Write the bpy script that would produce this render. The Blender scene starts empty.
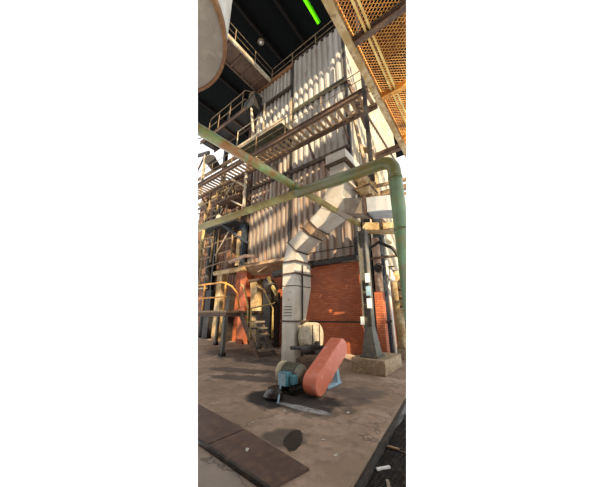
import bpy, bmesh, math, random
from mathutils import Vector, Matrix
random.seed(7)
S = bpy.context.scene
COL = S.collection
PI = math.pi

# ------------------------------------------------------------------ camera
PITCH, HEAD, EYE, FPX = math.radians(16.5), math.radians(37.1), 1.5, 237.0
cd = bpy.data.cameras.new('camera'); cam = bpy.data.objects.new('camera', cd); COL.objects.link(cam)
cam.location = (0, 0, EYE); cam.rotation_euler = (PI/2 + PITCH, 0, HEAD)
cd.sensor_fit = 'HORIZONTAL'; cd.sensor_width = 36; cd.lens = 36*FPX/605; cd.clip_start = .05; cd.clip_end = 300
S.camera = cam

# ------------------------------------------------------------------ world, sun, exposure
w = bpy.data.worlds.new('world'); S.world = w; w.use_nodes = True
bg = w.node_tree.nodes['Background']; bg.inputs[0].default_value = (1, 1, 1, 1); bg.inputs[1].default_value = 1.0
sd = bpy.data.lights.new('sun', 'SUN'); sun = bpy.data.objects.new('sun', sd); COL.objects.link(sun)
sd.energy = 8; sd.angle = math.radians(.6); sd.color = (1, .80, .54)
SUN = Vector((.80, -.60, .92)).normalized()          # towards the sun
sun.rotation_euler = SUN.to_track_quat('Z', 'Y').to_euler(); sun.location = (8, -12, 26)
S.view_settings.view_transform = 'Standard'; S.view_settings.look = 'None'
S.view_settings.exposure = 0.5; S.view_settings.gamma = 1; S.view_settings.use_curve_mapping = False

# ------------------------------------------------------------------ materials
def srgb(c):
    if isinstance(c, str):
        c = [int(c[i:i+2], 16)/255 for i in (0, 2, 4)]
    return tuple(((x/12.92) if x <= .04045 else ((x+.055)/1.055)**2.4) for x in c) + (1,)

def mat(name, base, dirt=None, amount=.4, scale=3, rough=.7, metal=0, bump=.2, dirt2=None, stretch=(1, 1, 1), sharp=.12):
    """painted / weathered surface: base colour, patches of a second and third colour"""
    m = bpy.data.materials.new(name); m.use_nodes = True
    nt = m.node_tree; N = nt.nodes; L = nt.links; b = N['Principled BSDF']
    b.inputs['Roughness'].default_value = rough; b.inputs['Metallic'].default_value = metal
    geo = N.new('ShaderNodeNewGeometry'); mp = N.new('ShaderNodeMapping')
    L.new(geo.outputs['Position'], mp.inputs[0]); mp.inputs['Scale'].default_value = stretch
    n1 = N.new('ShaderNodeTexNoise'); n1.inputs['Scale'].default_value = scale; n1.inputs['Detail'].default_value = 8; n1.inputs['Roughness'].default_value = .65
    L.new(mp.outputs[0], n1.inputs[0])
    n2 = N.new('ShaderNodeTexNoise'); n2.inputs['Scale'].default_value = scale*4.3; n2.inputs['Detail'].default_value = 5
    L.new(mp.outputs[0], n2.inputs[0])
    r = N.new('ShaderNodeValToRGB'); r.color_ramp.elements[0].position = max(0, .62 - amount*.4 - sharp); r.color_ramp.elements[1].position = .62 - amount*.4 + sharp
    L.new(n1.outputs[0], r.inputs[0])
    mx = N.new('ShaderNodeMix'); mx.data_type = 'RGBA'
    mx.inputs[6].default_value = srgb(base); mx.inputs[7].default_value = srgb(dirt or base)
    L.new(r.outputs[0], mx.inputs[0])
    mx2 = N.new('ShaderNodeMix'); mx2.data_type = 'RGBA'
    r2 = N.new('ShaderNodeValToRGB'); r2.color_ramp.elements[0].position = .52; r2.color_ramp.elements[1].position = .72
    L.new(n2.outputs[0], r2.inputs[0]); L.new(r2.outputs[0], mx2.inputs[0]); L.new(mx.outputs[2], mx2.inputs[6])
    mx2.inputs[7].default_value = srgb(dirt2 or dirt or base)
    L.new(mx2.outputs[2], b.inputs['Base Color'])
    bp = N.new('ShaderNodeBump'); bp.inputs['Strength'].default_value = bump; bp.inputs['Distance'].default_value = .02
    L.new(n2.outputs[0], bp.inputs['Height']); L.new(bp.outputs[0], b.inputs['Normal'])
    return m

def brick_mat(name, c1, c2, mortar, bw=.24, rh=.075, axes='XZ', soot=None):
    m = mat(name, c1)
    nt = m.node_tree; N = nt.nodes; L = nt.links; b = N['Principled BSDF']
    geo = N.new('ShaderNodeNewGeometry'); sep = N.new('ShaderNodeSeparateXYZ'); cmb = N.new('ShaderNodeCombineXYZ')
    L.new(geo.outputs['Position'], sep.inputs[0])
    add = N.new('ShaderNodeMath'); L.new(sep.outputs[0], add.inputs[0]); L.new(sep.outputs[1], add.inputs[1])
    L.new(add.outputs[0], cmb.inputs[0]); L.new(sep.outputs[2], cmb.inputs[1])
    t = N.new('ShaderNodeTexBrick'); L.new(cmb.outputs[0], t.inputs[0])
    t.inputs['Color1'].default_value = srgb(c1); t.inputs['Color2'].default_value = srgb(c2); t.inputs['Mortar'].default_value = srgb(mortar)
    t.inputs['Scale'].default_value = 1; t.inputs['Mortar Size'].default_value = .009; t.inputs['Brick Width'].default_value = bw; t.inputs['Row Height'].default_value = rh
    n = N.new('ShaderNodeTexNoise'); n.inputs['Scale'].default_value = .9; n.inputs['Detail'].default_value = 7
    L.new(geo.outputs['Position'], n.inputs[0])
    r = N.new('ShaderNodeValToRGB'); r.color_ramp.elements[0].position = .48; r.color_ramp.elements[1].position = .7
    L.new(n.outputs[0], r.inputs[0])
    mx = N.new('ShaderNodeMix'); mx.data_type = 'RGBA'; L.new(r.outputs[0], mx.inputs[0]); L.new(t.outputs[0], mx.inputs[6])
    mx.inputs[7].default_value = srgb(soot or mortar); L.new(mx.outputs[2], b.inputs['Base Color'])
    bp = N.new('ShaderNodeBump'); bp.inputs['Strength'].default_value = .6; bp.inputs['Distance'].default_value = .02
    inv = N.new('ShaderNodeMath'); inv.operation = 'SUBTRACT'; inv.inputs[0].default_value = 1; L.new(t.outputs['Fac'], inv.inputs[1])
    L.new(inv.outputs[0], bp.inputs['Height']); L.new(bp.outputs[0], b.inputs['Normal'])
    return m

M = dict(
    concrete=mat('worn_concrete', 'b09886', '86735f', .5, 1.3, .9, 0, .9, '756557'),
    rough_concrete=mat('broken_concrete', '7b7169', '5d554f', .5, 4, .95, 0, .9, 'a39a8e'),
    pier_concrete=mat('pedestal_concrete', 'a08a6c', '84735c', .4, 4, .9, 0, .5, 'b7a88c'),
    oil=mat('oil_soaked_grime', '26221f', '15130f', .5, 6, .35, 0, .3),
    plate=mat('rusted_floor_plate', '5e4b43', '4d3c35', .5, 2.2, .6, .1, .3, '69513f'),
    clad=mat('corrugated_galvanised_sheet', 'bfbcb4', 'a09a8f', .42, .8, .5, .1, .05, '92857a', (1.2, 1, .35)),
    clad_rust=mat('rust_streaked_sheet', 'aaa49a', '7f6f60', .5, .9, .6, .1, .1, '8a6144', (3, 1, .25)),
    clad_side=mat('pale_side_sheet', 'cdc3ad', '9f937c', .5, .8, .6, .0, .1, '9c9080'),
    flash=mat('dark_flashing', '4a4038', '332b24', .5, 2, .6, .2, .2, '6e4c30'),
    flash_green=mat('moss_green_flashing', '59614c', '41402f', .5, 2, .7, .1, .2),
    brick=brick_mat('red_boiler_brick', 'c66f42', 'ab5630', '7d4c36', soot='8c4d33'),
    brick_old=brick_mat('sooty_brick', '8d5233', '6f402b', '4d352a', soot='4a3429'),
    duct=mat('galvanised_duct', 'c4bfb4', 'ada596', .35, 1.2, .45, .15, .05, 'aaa090'),
    bluegrey=mat('dull_blue_grey_sheet', 'a9adad', '94979a', .35, 1.5, .5, .1, .05),
    duct_edge=mat('duct_flange_rust', '5e4a3c', '463629', .5, 5, .7, .2, .2),
    fan=mat('cream_fan_paint', 'c0b8a4', 'a59b84', .35, 3, .6, 0, .1, '8f7452'),
    pipe_green=mat('faded_green_pipe', '86ad74', '95632c', .42, 1.8, .3, 0, .15, '6f8c72'),
    pipe_tan=mat('tan_olive_pipe', 'aaa468', '8a7640', .4, 2, .55, 0, .15, '7a7a58'),
    pipe_olive=mat('olive_pipe', '5f6b41', '6f6236', .35, 1.6, .35, 0, .15, '545c40'),
    pipe_sage=mat('sage_green_pipe', '7c9a72', '6a8560', .4, 2.0, .35, 0, .15, '8a7a52'),
    yellow=mat('ochre_walkway_paint', 'eeb04c', 'd08f3e', .45, 2.5, .6, 0, .2, '8a5426'),
    yellow2=mat('pale_yellow_paint', 'b0a468', '957f48', .4, 3, .6, 0, .2, '8d6a34'),
    rail=mat('weathered_rail', 'a2916f', '7d6546', .5, 3, .6, .1, .2, '5d4b36'),
    rail_white=mat('off_white_rail', 'cfc6b2', '9c8a6c', .4, 3, .6, 0, .2),
    steel=mat('brown_primer_steel', '6a5443', '4c3a2e', .5, 2.5, .65, .1, .2, '85603c'),
    bearer=mat('pale_yellow_bearer', 'e8d084', 'c9a557', .4, 3, .6, 0, .2),
    steel_pale=mat('sun_bleached_steel', 'b09b7d', '8a6f52', .5, 2.5, .65, .1, .2, '6f5138'),
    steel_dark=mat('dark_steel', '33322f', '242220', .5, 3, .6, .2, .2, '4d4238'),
    steel_blue=mat('blue_grey_steel', '36404a', '29303a', .5, 3, .6, .2, .2, '515a60'),
    col_green=mat('grey_green_column', '6b6c66', '54534b', .5, 2, .7, .1, .2, '7a6a54'),
    red=mat('red_oxide_guard', 'cf7458', 'c46a4e', .3, 2, .42, 0, .04, 'd48b76'),
    motor=mat('grey_green_motor', '7f8272', '6a6a58', .4, 5, .55, .1, .15, '5a574a'),
    motor_cream=mat('cream_fan_cowl', 'c9c0a4', 'a3977c', .35, 5, .6, 0, .1),
    teal=mat('teal_terminal_box', '4f8793', '41727e', .3, 5, .5, 0, .1, '6c9ba2'),
    ltblue=mat('light_blue_paint', '9dbccb', '7d9aa8', .3, 4, .5, 0, .1),
    vessel=mat('grey_vessel_bottom', '8d8273', '7b6f60', .45, 1.3, .7, .05, .15, '9a8f7e'),
    vessel_rim=mat('rusty_rim', '91683c', '6e4a2b', .5, 5, .7, .1, .2),
    vessel_side=mat('pale_vessel_jacket', 'cfcdc4', 'b9b5a8', .3, 2, .5, .1, .1),
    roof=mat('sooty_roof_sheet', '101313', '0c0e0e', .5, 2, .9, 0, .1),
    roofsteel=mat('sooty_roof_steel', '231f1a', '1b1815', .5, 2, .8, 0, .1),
    lamp=mat('lamp_enamel', '8a8068', '6b5f49', .4, 5, .5, .1, .1),
    white=mat('white_plate', 'e4e6e2', 'c9cdca', .3, 6, .5, 0, .05),
    pinkish=mat('pinkish_lagging', 'b89c88', '94765f', .45, 2, .8, 0, .2, 'c9b7a4'),
    lagging=mat('cream_lagging', 'cbb894', 'a08455', .45, 3, .8, 0, .4, '6e5236'),
    brown_vessel=mat('brown_vessel_paint', '7b5132', '5c3c28', .5, 2, .6, 0, .2, 'a2774a'),
    rubble=mat('pale_rubbish', 'c9c6c0', '9a958c', .3, 9, .8, 0, .1),
)
def glassfibre():
    m = bpy.data.materials.new('green_translucent_sheet'); m.use_nodes = True
    nt = m.node_tree; N = nt.nodes; nt.nodes.remove(N['Principled BSDF'])
    t = N.new('ShaderNodeBsdfTranslucent'); n = N.new('ShaderNodeTexNoise'); n.inputs['Scale'].default_value = 1.5
    r = N.new('ShaderNodeValToRGB'); r.color_ramp.elements[0].color = srgb('6bd820'); r.color_ramp.elements[1].color = srgb('b8ff60')
    nt.links.new(n.outputs[0], r.inputs[0]); nt.links.new(r.outputs[0], t.inputs[0]); nt.links.new(t.outputs[0], N['Material Output'].inputs[0])
    return m
M['green_glass'] = glassfibre()
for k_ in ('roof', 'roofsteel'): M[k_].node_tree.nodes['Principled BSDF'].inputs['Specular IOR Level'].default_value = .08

def stains(m, spots):
    """dark oil soaked areas with ragged noise edges, each at its own place on the floor"""
    nt = m.node_tree; N = nt.nodes; L = nt.links; b = N['Principled BSDF']; src = b.inputs['Base Color'].links[0].from_socket
    geo = N.new('ShaderNodeNewGeometry'); nz = N.new('ShaderNodeTexNoise'); nz.inputs['Scale'].default_value = 2.6; nz.inputs['Detail'].default_value = 6
    L.new(geo.outputs['Position'], nz.inputs[0])
    for x, y, rx, ry, rot, k, colr in spots:
        mp = N.new('ShaderNodeMapping'); mp.vector_type = 'TEXTURE'; mp.inputs['Location'].default_value = (x, y, 0); mp.inputs['Rotation'].default_value = (0, 0, rot); mp.inputs['Scale'].default_value = (rx, ry, 5)
        L.new(geo.outputs['Position'], mp.inputs[0])
        ln = N.new('ShaderNodeVectorMath'); ln.operation = 'LENGTH'; L.new(mp.outputs[0], ln.inputs[0])
        ad = N.new('ShaderNodeMath'); ad.operation = 'MULTIPLY_ADD'; L.new(nz.outputs[0], ad.inputs[0]); ad.inputs[1].default_value = -1.6; L.new(ln.outputs['Value'], ad.inputs[2])
        mr = N.new('ShaderNodeMapRange'); L.new(ad.outputs[0], mr.inputs[0]); mr.inputs[1].default_value = .45; mr.inputs[2].default_value = .05; mr.inputs[3].default_value = 0; mr.inputs[4].default_value = k
        mx = N.new('ShaderNodeMix'); mx.data_type = 'RGBA'; L.new(mr.outputs[0], mx.inputs[0]); L.new(src, mx.inputs[6]); mx.inputs[7].default_value = srgb(colr); src = mx.outputs[2]
    # hairline cracks
    v = N.new('ShaderNodeTexNoise'); v.inputs['Scale'].default_value = .55; v.inputs['Detail'].default_value = 5; L.new(geo.outputs['Position'], v.inputs[0])
    sb = N.new('ShaderNodeMath'); sb.operation = 'SUBTRACT'; L.new(v.outputs[0], sb.inputs[0]); sb.inputs[1].default_value = .5
    ab = N.new('ShaderNodeMath'); ab.operation = 'ABSOLUTE'; L.new(sb.outputs[0], ab.inputs[0])
    mr = N.new('ShaderNodeMapRange'); L.new(ab.outputs[0], mr.inputs[0]); mr.inputs[1].default_value = .004; mr.inputs[2].default_value = .0015; mr.inputs[3].default_value = 0; mr.inputs[4].default_value = .6
    mx = N.new('ShaderNodeMix'); mx.data_type = 'RGBA'; L.new(mr.outputs[0], mx.inputs[0]); L.new(src, mx.inputs[6]); mx.inputs[7].default_value = srgb('4a403a'); src = mx.outputs[2]
    L.new(src, b.inputs['Base Color'])
stains(M['concrete'], [(-2.7, 1.2, 2.2, .75, 0, .6, '8a857e'), (-7.6, 6.6, 2.2, .9, 0, .7, '463d38'), (-5.6, 6.1, 1.3, .4, .2, .75, '332d2a'),
    (-4.9, 4.35, 1.0, .24, .35, .8, '423a35'), (-5.7, 4.75, 1.0, .24, .3, .75, '423a35'), (-4.3, 5.2, .8, .35, .3, .7, '3c3531'), (-2.35, 4.9, .5, .4, .6, .6, '55504c'), (-2.3, 4.3, .5, .2, .9, .6, '4b4540'),
    (-3.1, 3.85, .85, .48, .1, .93, '1d1b1a'), (-3.6, 3.55, .5, .26, -.4, .95, '161413'), (-2.75, 3.62, .4, .09, .1, .7, 'a4a6a6'), (-2.3, 2.72, .26, .2, .6, .75, '39342f')])

# ------------------------------------------------------------------ extent of the modelled plant
# two upright-ish planes bound the piece of the boiler house that is built
cr = Vector((math.cos(HEAD), math.sin(HEAD), 0))
ca = Vector((-math.sin(HEAD)*math.cos(PITCH), math.cos(HEAD)*math.cos(PITCH), math.sin(PITCH)))
O = Vector((0, 0, EYE))
LIM = [(O, -(cr + ca*(104.8/FPX))), (O, cr - ca*(103.8/FPX))]

# ------------------------------------------------------------------ mesh builder
class B:
    def __init__(s): s.bm = bmesh.new()
    def box(s, x0, x1, y0, y1, z0, z1):
        x0, x1 = sorted((x0, x1)); y0, y1 = sorted((y0, y1)); z0, z1 = sorted((z0, z1))
        return s.hull8([(x0,y0,z0),(x1,y0,z0),(x1,y1,z0),(x0,y1,z0),(x0,y0,z1),(x1,y0,z1),(x1,y1,z1),(x0,y1,z1)])
    def hull8(s, p):
        v = [s.bm.verts.new(q) for q in p]
        for f in ((0,3,2,1),(4,5,6,7),(0,1,5,4),(1,2,6,5),(2,3,7,6),(3,0,4,7)): s.bm.faces.new([v[i] for i in f])
        return s
    def beam(s, p, q, w, h, up=(0,0,1)):
        p, q = Vector(p), Vector(q); d = (q-p).normalized(); u = Vector(up)
        if abs(d.dot(u)) > .99: u = Vector((0,1,0))
        a = d.cross(u).normalized()*w/2; b = a.cross(d).normalized()*h/2
        return s.hull8([p-a-b, p+a-b, p+a+b, p-a+b, q-a-b, q+a-b, q+a+b, q-a+b])
    def ibeam(s, p, q, w, h, t=.02, up=(0,0,1)):
        p, q = Vector(p), Vector(q); d = (q-p).normalized(); u = Vector(up)
        if abs(d.dot(u)) > .99: u = Vector((0,1,0))
        a = d.cross(u).normalized(); b = a.cross(d).normalized()
        s.beam(p+b*(h/2-t/2), q+b*(h/2-t/2), w, t, b); s.beam(p-b*(h/2-t/2), q-b*(h/2-t/2), w, t, b)
        s.beam(p, q, t, h-2*t, b); return s
    def tube(s, pts, r, n=10, cap=True):
        pts = [Vector(p) for p in pts]; rings = []; prev = None
        rr = r if isinstance(r, (list, tuple)) else [r]*len(pts)
        for i, p in enumerate(pts):
            d = (pts[min(i+1, len(pts)-1)] - pts[max(i-1, 0)]).normalized()
            if prev is None:
                u = Vector((0,0,1)) if abs(d.z) < .9 else Vector((1,0,0)); a = d.cross(u).normalized()
            else:
                a = (prev - d*prev.dot(d)).normalized()
            prev = a; b = d.cross(a)
            rings.append([s.bm.verts.new(p + (a*math.cos(t)+b*math.sin(t))*rr[i]) for t in [2*PI*k/n for k in range(n)]])
        for A, C in zip(rings, rings[1:]):
            for k in range(n): f = s.bm.faces.new((A[k], A[(k+1)%n], C[(k+1)%n], C[k])); f.smooth = n > 6
        if cap: s.bm.faces.new(rings[0][::-1]); s.bm.faces.new(rings[-1])
        return s
    def prism(s, poly, ax, a, b):
        """polygon in the plane across axis ax (0,1,2), extruded from a to b"""
        def P(u, v, t): return [(t,u,v),(u,t,v),(u,v,t)][ax]
        A = [s.bm.verts.new(P(u,v,a)) for u,v in poly]; C = [s.bm.verts.new(P(u,v,b)) for u,v in poly]
        n = len(poly); s.bm.faces.new(A); s.bm.faces.new(C[::-1])
        for k in range(n): s.bm.faces.new((A[k], C[k], C[(k+1)%n], A[(k+1)%n]))
        return s
    def loft(s, secs):
        R = [[s.bm.verts.new(p) for p in q] for q in secs]; n = len(R[0])
        for A, C in zip(R, R[1:]):
            for k in range(n): s.bm.faces.new((A[k], A[(k+1)%n], C[(k+1)%n], C[k]))
        s.bm.faces.new(R[0][::-1]); s.bm.faces.new(R[-1]); return s
    def sphere(s, c, r, n=10):
        g = bmesh.ops.create_uvsphere(s.bm, u_segments=n, v_segments=max(5, n//2), radius=r)
        bmesh.ops.translate(s.bm, verts=g['verts'], vec=c)
        for v in g['verts']:
            for f in v.link_faces: f.smooth = True
        return s
    def done(s, name, m, parent=None, bevel=0, cut=True):
        bm = s.bm
        bmesh.ops.recalc_face_normals(bm, faces=bm.faces)
        if bevel:
            bmesh.ops.bevel(bm, geom=[e for e in bm.edges if len(e.link_faces) == 2 and e.calc_face_angle(0) > .6], offset=bevel, segments=2, affect='EDGES', profile=.6)
        if cut:
            for co, no in LIM:
                if any((v.co-co).dot(no) > 0 for v in bm.verts):
                    g = bmesh.ops.bisect_plane(bm, geom=bm.verts[:]+bm.edges[:]+bm.faces[:], plane_co=co, plane_no=no, clear_outer=True)
                    ed = [e for e in g['geom_cut'] if isinstance(e, bmesh.types.BMEdge)]
                    try: bmesh.ops.holes_fill(bm, edges=ed)
                    except Exception: pass
        if not bm.faces: bm.free(); return None
        loc = Vector((0,0,0)); p = parent
        while p is not None: loc += p.location; p = p.parent
        if parent is None:
            xs = [v.co for v in bm.verts]
            c = Vector(((min(v.x for v in xs)+max(v.x for v in xs))/2, (min(v.y for v in xs)+max(v.y for v in xs))/2, min(v.z for v in xs)))
            for v in bm.verts: v.co -= c
        else:
            for v in bm.verts: v.co -= loc
        me = bpy.data.meshes.new(name); bm.to_mesh(me); bm.free(); me.materials.append(M[m] if isinstance(m, str) else m)
        o = bpy.data.objects.new(name, me); COL.objects.link(o)
        if parent is None: o.location = c
        else: o.parent = parent
        return o

def tag(o, label, cat, group=None, kind=None):
    if o is None: return None
    if label: o['label'] = label
    if cat: o['category'] = cat
    if group: o['group'] = group
    if kind: o['kind'] = kind
    return o
def thing(name, label, cat, loc, group=None):
    o = bpy.data.objects.new(name, None); COL.objects.link(o); o.location = loc; o.empty_display_size = .2
    return tag(o, label, cat, group)
def struct(name, b, m, **k):
    o = b.done(name, m, **k)
    if o: o['kind'] = 'structure'
    return o

def elbow(p, c, q, r, n=6):
    """points rounding the corner c between p and q with radius r"""
    p, c, q = Vector(p), Vector(c), Vector(q); a = (p-c).normalized(); b = (q-c).normalized()
    P0, P1 = c+a*r, c+b*r; out = []
    for i in range(n+1):
        t = i/n; out.append(P0*(1-t)**2 + c*2*t*(1-t) + P1*t*t)
    return out

def corrugated(x0, x1, z0, z1, y, pitch=.37, depth=.09, side=False):
    """trapezoid-ribbed sheet facing -Y (or +X when side), with real thickness"""
    b = B(); pts = []; x = x0; i = 0
    prof = [(0, 0), (.32, 0), (.46, 1), (.84, 1)]
    while x < x1:
        for f, d in prof:
            xx = x + f*pitch
            if xx < x1: pts.append((xx, y - d*depth))
        x += pitch
    pts.append((x1, y)); back = [(px, py+.012) for px, py in pts[::-1]]
    ring = pts + back
    if side: ring = [(y - (py - y), px) for px, py in pts] + [(y - (py - y), px) for px, py in back]
    A = [b.bm.verts.new((u, v, z0)) for u, v in ring]; C = [b.bm.verts.new((u, v, z1)) for u, v in ring]
    n = len(ring)
    for k in range(n): b.bm.faces.new((A[k], A[(k+1)%n], C[(k+1)%n], C[k]))
    m = len(pts)
    for k in range(m-1):
        b.bm.faces.new((A[k], A[k+1], A[n-2-k], A[n-1-k])); b.bm.faces.new((C[k], C[n-1-k], C[n-2-k], C[k+1]))
    return b

# ================================================================== THE SETTING
# floor slab with sump edge along x = -1.4 (drops into a pit on its right)
fb = B()
fb.prism([(-26, -2), (-.84, -2), (-1.27, 2.4), (-1.57, 5.55), (-1.50, 6.0), (-.4, 6.3), (3, 6.6), (6, 30), (-26, 30)], 2, -1.2, 0)
struct('floor', fb, 'concrete')
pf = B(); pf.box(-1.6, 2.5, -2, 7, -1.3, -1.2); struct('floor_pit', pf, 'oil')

struct('trim_30', B().hull8([(-.83,-2,-1.2),(-.78,-2,-1.2),(-1.51,5.55,-1.2),(-1.56,5.55,-1.2),(-.83,-2,-.03),(-.78,-2,-.03),(-1.51,5.55,-.03),(-1.56,5.55,-.03)]), 'steel_dark')  # dark facing added to put shade on the sky-lit slab edge
struct('trim_31', B().box(-1.5, 3, 5.9, 5.95, -1.2, -.02), 'steel_dark')
# brick base of the boiler house
struct('wall_front', B().box(-12.0, -3.95, 9.12, 9.5, 0, 4.0), 'brick')
struct('wall_left', B().box(-24, -12.0, 10.6, 10.9, 0, 5.2), 'brick_old')
struct('wall_right', B().box(-4.3, -3.95, 9.5, 13.5, 0, 3.8), 'brick_old')

# roof, with a green skylight, purlins
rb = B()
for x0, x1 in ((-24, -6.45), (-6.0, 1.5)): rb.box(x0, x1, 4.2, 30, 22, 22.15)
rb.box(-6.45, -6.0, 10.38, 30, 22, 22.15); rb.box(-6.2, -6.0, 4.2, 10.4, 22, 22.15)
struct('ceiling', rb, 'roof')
struct('window_1', B().box(-6.48, -6.18, 6, 10.4, 21.97, 22.0), 'green_glass')
k = 0
for x in (-19.4, -15.6, -12.9, -10.2, -7.9, -4.2):
    k += 1
    struct('trim_%d' % k, B().ibeam((x, 4.4, 21.8), (x, 28, 21.8), .16, .3, .03), 'roofsteel')
for y in (12.5, 16):
    k += 1
    struct('trim_%d' % k, B().ibeam((-22, y, 21.5), (.5, y, 21.5), .2, .3, .03), 'roofsteel')

# added out of view: sheets gapped to dapple the sun, walls to dim daylight
n = 0
def shade_sheet(poly):
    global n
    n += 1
    o = B().prism(poly, 2, 22, 22.1).done('unseen_shade_sheet_%d' % n, 'roof', cut=False); o['kind'] = 'structure'
shade_sheet([(-12, -24), (24, -24), (24, -7.0), (-12, -7.0)])
for xa, xb in ((-12, 3.6), (4.5, 5.0), (6.0, 6.4), (7.6, 8.0), (9.2, 10.6)): shade_sheet([(xa, -7.0), (xb, -7.0), (xb, -3.0), (xa, -3.0)])
shade_sheet([(15.2, -7.0), (24, -7.0), (24, -3.0), (15.2, -3.0)])
c = -6.2
for wd, gap in ((.2,1.5),(.6,.6),(.7,1.0),(.4,.5),(.8,1.2),(.35,.5),(.6,1.5),(.3,.5),(.5,1.6),(.5,1.0),(.6,.4)):
    # skewed strips: y rises by .3 for every metre of x
    a = c; b_ = c+wd; c = b_+gap
    P_ = [(x, y0+.30*(x-2)) for x, y0 in ((-4, a), (20, a), (20, b_), (-4, b_))]
    P_ = [(x, min(y, 4.1 if x < 5 else 9)) for x, y in P_]
    if P_[0][1] < P_[3][1] - .05: shade_sheet(P_)
o = B().box(-10, 2.5, -3.8, -3.5, 0, 20).done('unseen_dimming_wall', 'brick_old', cut=False); o['kind'] = 'structure'  # unseen wall added to dim the front faces and floor
o = B().box(-16, 24, -24.3, -24, 0, 22).done('unseen_far_dimming_wall', 'brick_old', cut=False); o['kind'] = 'structure'  # unseen far wall added to hold the ambient light down

# ================================================================== BOILER CASING
bc = thing('boiler_casing', 'tall boiler casing of grey corrugated sheets above a red brick base', 'boiler', (-7.9, 9.1, 3.8))
for x0, x1, z0, z1, m in [(-7.5,-3.98,13.25,17.35,'clad'), (-7.5,-3.98,9.1,13.15,'clad'), (-7.5,-3.98,3.85,9.0,'clad_rust')]:
    corrugated(x0, x1, z0, z1, 8.93).done('cladding_sheet', m, bc)
for x0, x1, z0, z1, m in [(-11.05,-7.56,15.45,17.1,'clad'), (-11.0,-9.35,12.6,15.3,'clad'), (-9.3,-7.56,11.0,15.3,'clad'), (-11.0,-7.56,9.25,12.5,'clad_rust'), (-11.0,-7.56,3.85,9.1,'clad_rust')]:
    corrugated(x0, x1, z0, z1, 9.02, .33).done('cladding_sheet', m, bc)
for x0, x1, z in [(-7.5,-3.9,13.2), (-7.5,-3.9,9.05)]:
    B().box(x0, x1, 8.72, 8.95, z-.13, z+.07).done('flashing', 'flash_green' if z > 10 else 'flash', bc)
B().box(-11.1, -7.55, 8.75, 9.0, 15.28, 15.43).done('flashing', 'flash', bc)
B().box(-11.1, -7.55, 8.8, 9.0, 9.1, 9.24).done('flashing', 'flash', bc)
B().box(-11.1, -7.5, 8.85, 9.1, 17.1, 17.4).done('top_capping', 'vessel_rim', bc)
B().box(-7.5, -3.9, 8.85, 9.1, 17.35, 17.5).done('top_capping', 'flash', bc)
B().box(-7.62, -7.48, 8.86, 9.1, 3.85, 17.3).done('corner_post', 'steel_dark', bc)
B().box(-4.02, -3.86, 8.86, 9.02, 3.85, 17.35).done('corner_post', 'steel_dark', bc)
B().box(-7.5, -3.95, 8.9, 9.12, 3.62, 3.84).done('base_channel', 'steel_dark', bc)
B().box(-11.9, -4.0, 9.15, 15, 3.85, 17.2).done('casing_body', 'steel', bc)
for z0, z1 in ((13.2,17.3),(8.2,13.1),(3.9,8.1)):
    corrugated(9.0, 18, z0, z1, -3.94, .3, .03, side=True).done('side_sheet', 'clad_side', bc)
for z in (13.15, 8.15): B().box(-3.95, -3.84, 9.0, 18, z-.06, z+.08).done('side_girt', 'steel', bc)
B().box(-11.1, -10.95, 8.9, 9.2, 3.85, 17.2).done('corner_post', 'steel', bc)
# sloped soffit hood under the left sheets
B().prism([(8.3,3.95),(9.1,3.55),(9.1,3.85),(8.4,4.12)], 0, -10.9, -7.1).done('soffit_hood', 'steel_pale', bc)

# ================================================================== WALKWAYS
def bars_x(b, x0, x1, y0, y1, z, pitch, w, h):
    x = x0
    while x < x1: b.box(x, x+w, y0, y1, z-h, z); x += pitch
def railing(t, pts, h, r, m, every=1.6, mid=True, name='post'):
    """handrail, mid rail and individual posts along a polyline, as parts of thing t"""
    up = Vector((0,0,h)); P = [Vector(p) for p in pts]
    B().tube([p+up for p in P], r, 6).done('top_rail', m, t)
    if mid: B().tube([p+up*.52 for p in P], r*.8, 6).done('mid_rail', m, t)
    for a, c in zip(P, P[1:]):
        n = max(1, round((c-a).length/every))
        for i in range(n + (1 if c is P[-1] else 0)):
            q = a.lerp(c, i/n); B().tube([q, q+up], r*1.1, 6).done(name, m, t)

# long open walkway across the casing front
t = thing('walkway', 'long brown walkway with open cross bars running across the grey sheets', 'walkway', (-8, 7.9, 9.9))
b = B(); bars_x(b, -17.5, -2.3, 7.42, 8.34, 10.16, .34, .16, .05); 
for y in (7.55, 8.22): b.box(-17.5, -2.3, y, y+.04, 10.08, 10.14)
b.done('grating', 'steel_pale', t)
for y, m in ((7.38, 'steel'), (8.38, 'steel')): B().ibeam((-17.5, y, 10.1), (-2.3, y, 10.1), .12, .26, .025).done('stringer', m, t)
for x in (-16, -13.5, -11, -8.5, -6, -3.95): B().beam((x, 8.4, 10.05), (x, 9.0, 9.3), .09, .09).done('bracket', 'steel', t)
railing(t, [(-17.5, 7.36, 10.2), (-2.35, 7.36, 10.2)], 1.0, .022, 'rail', 2.2)
# drop post
tag(B().ibeam((-2.42, 7.2, 5.9), (-2.42, 7.2, 17), .13, .13, .02).done('hanger_post', 'steel_dark'), 'thin dark vertical post hanging beside the end of the long brown walkway', 'post')

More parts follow.
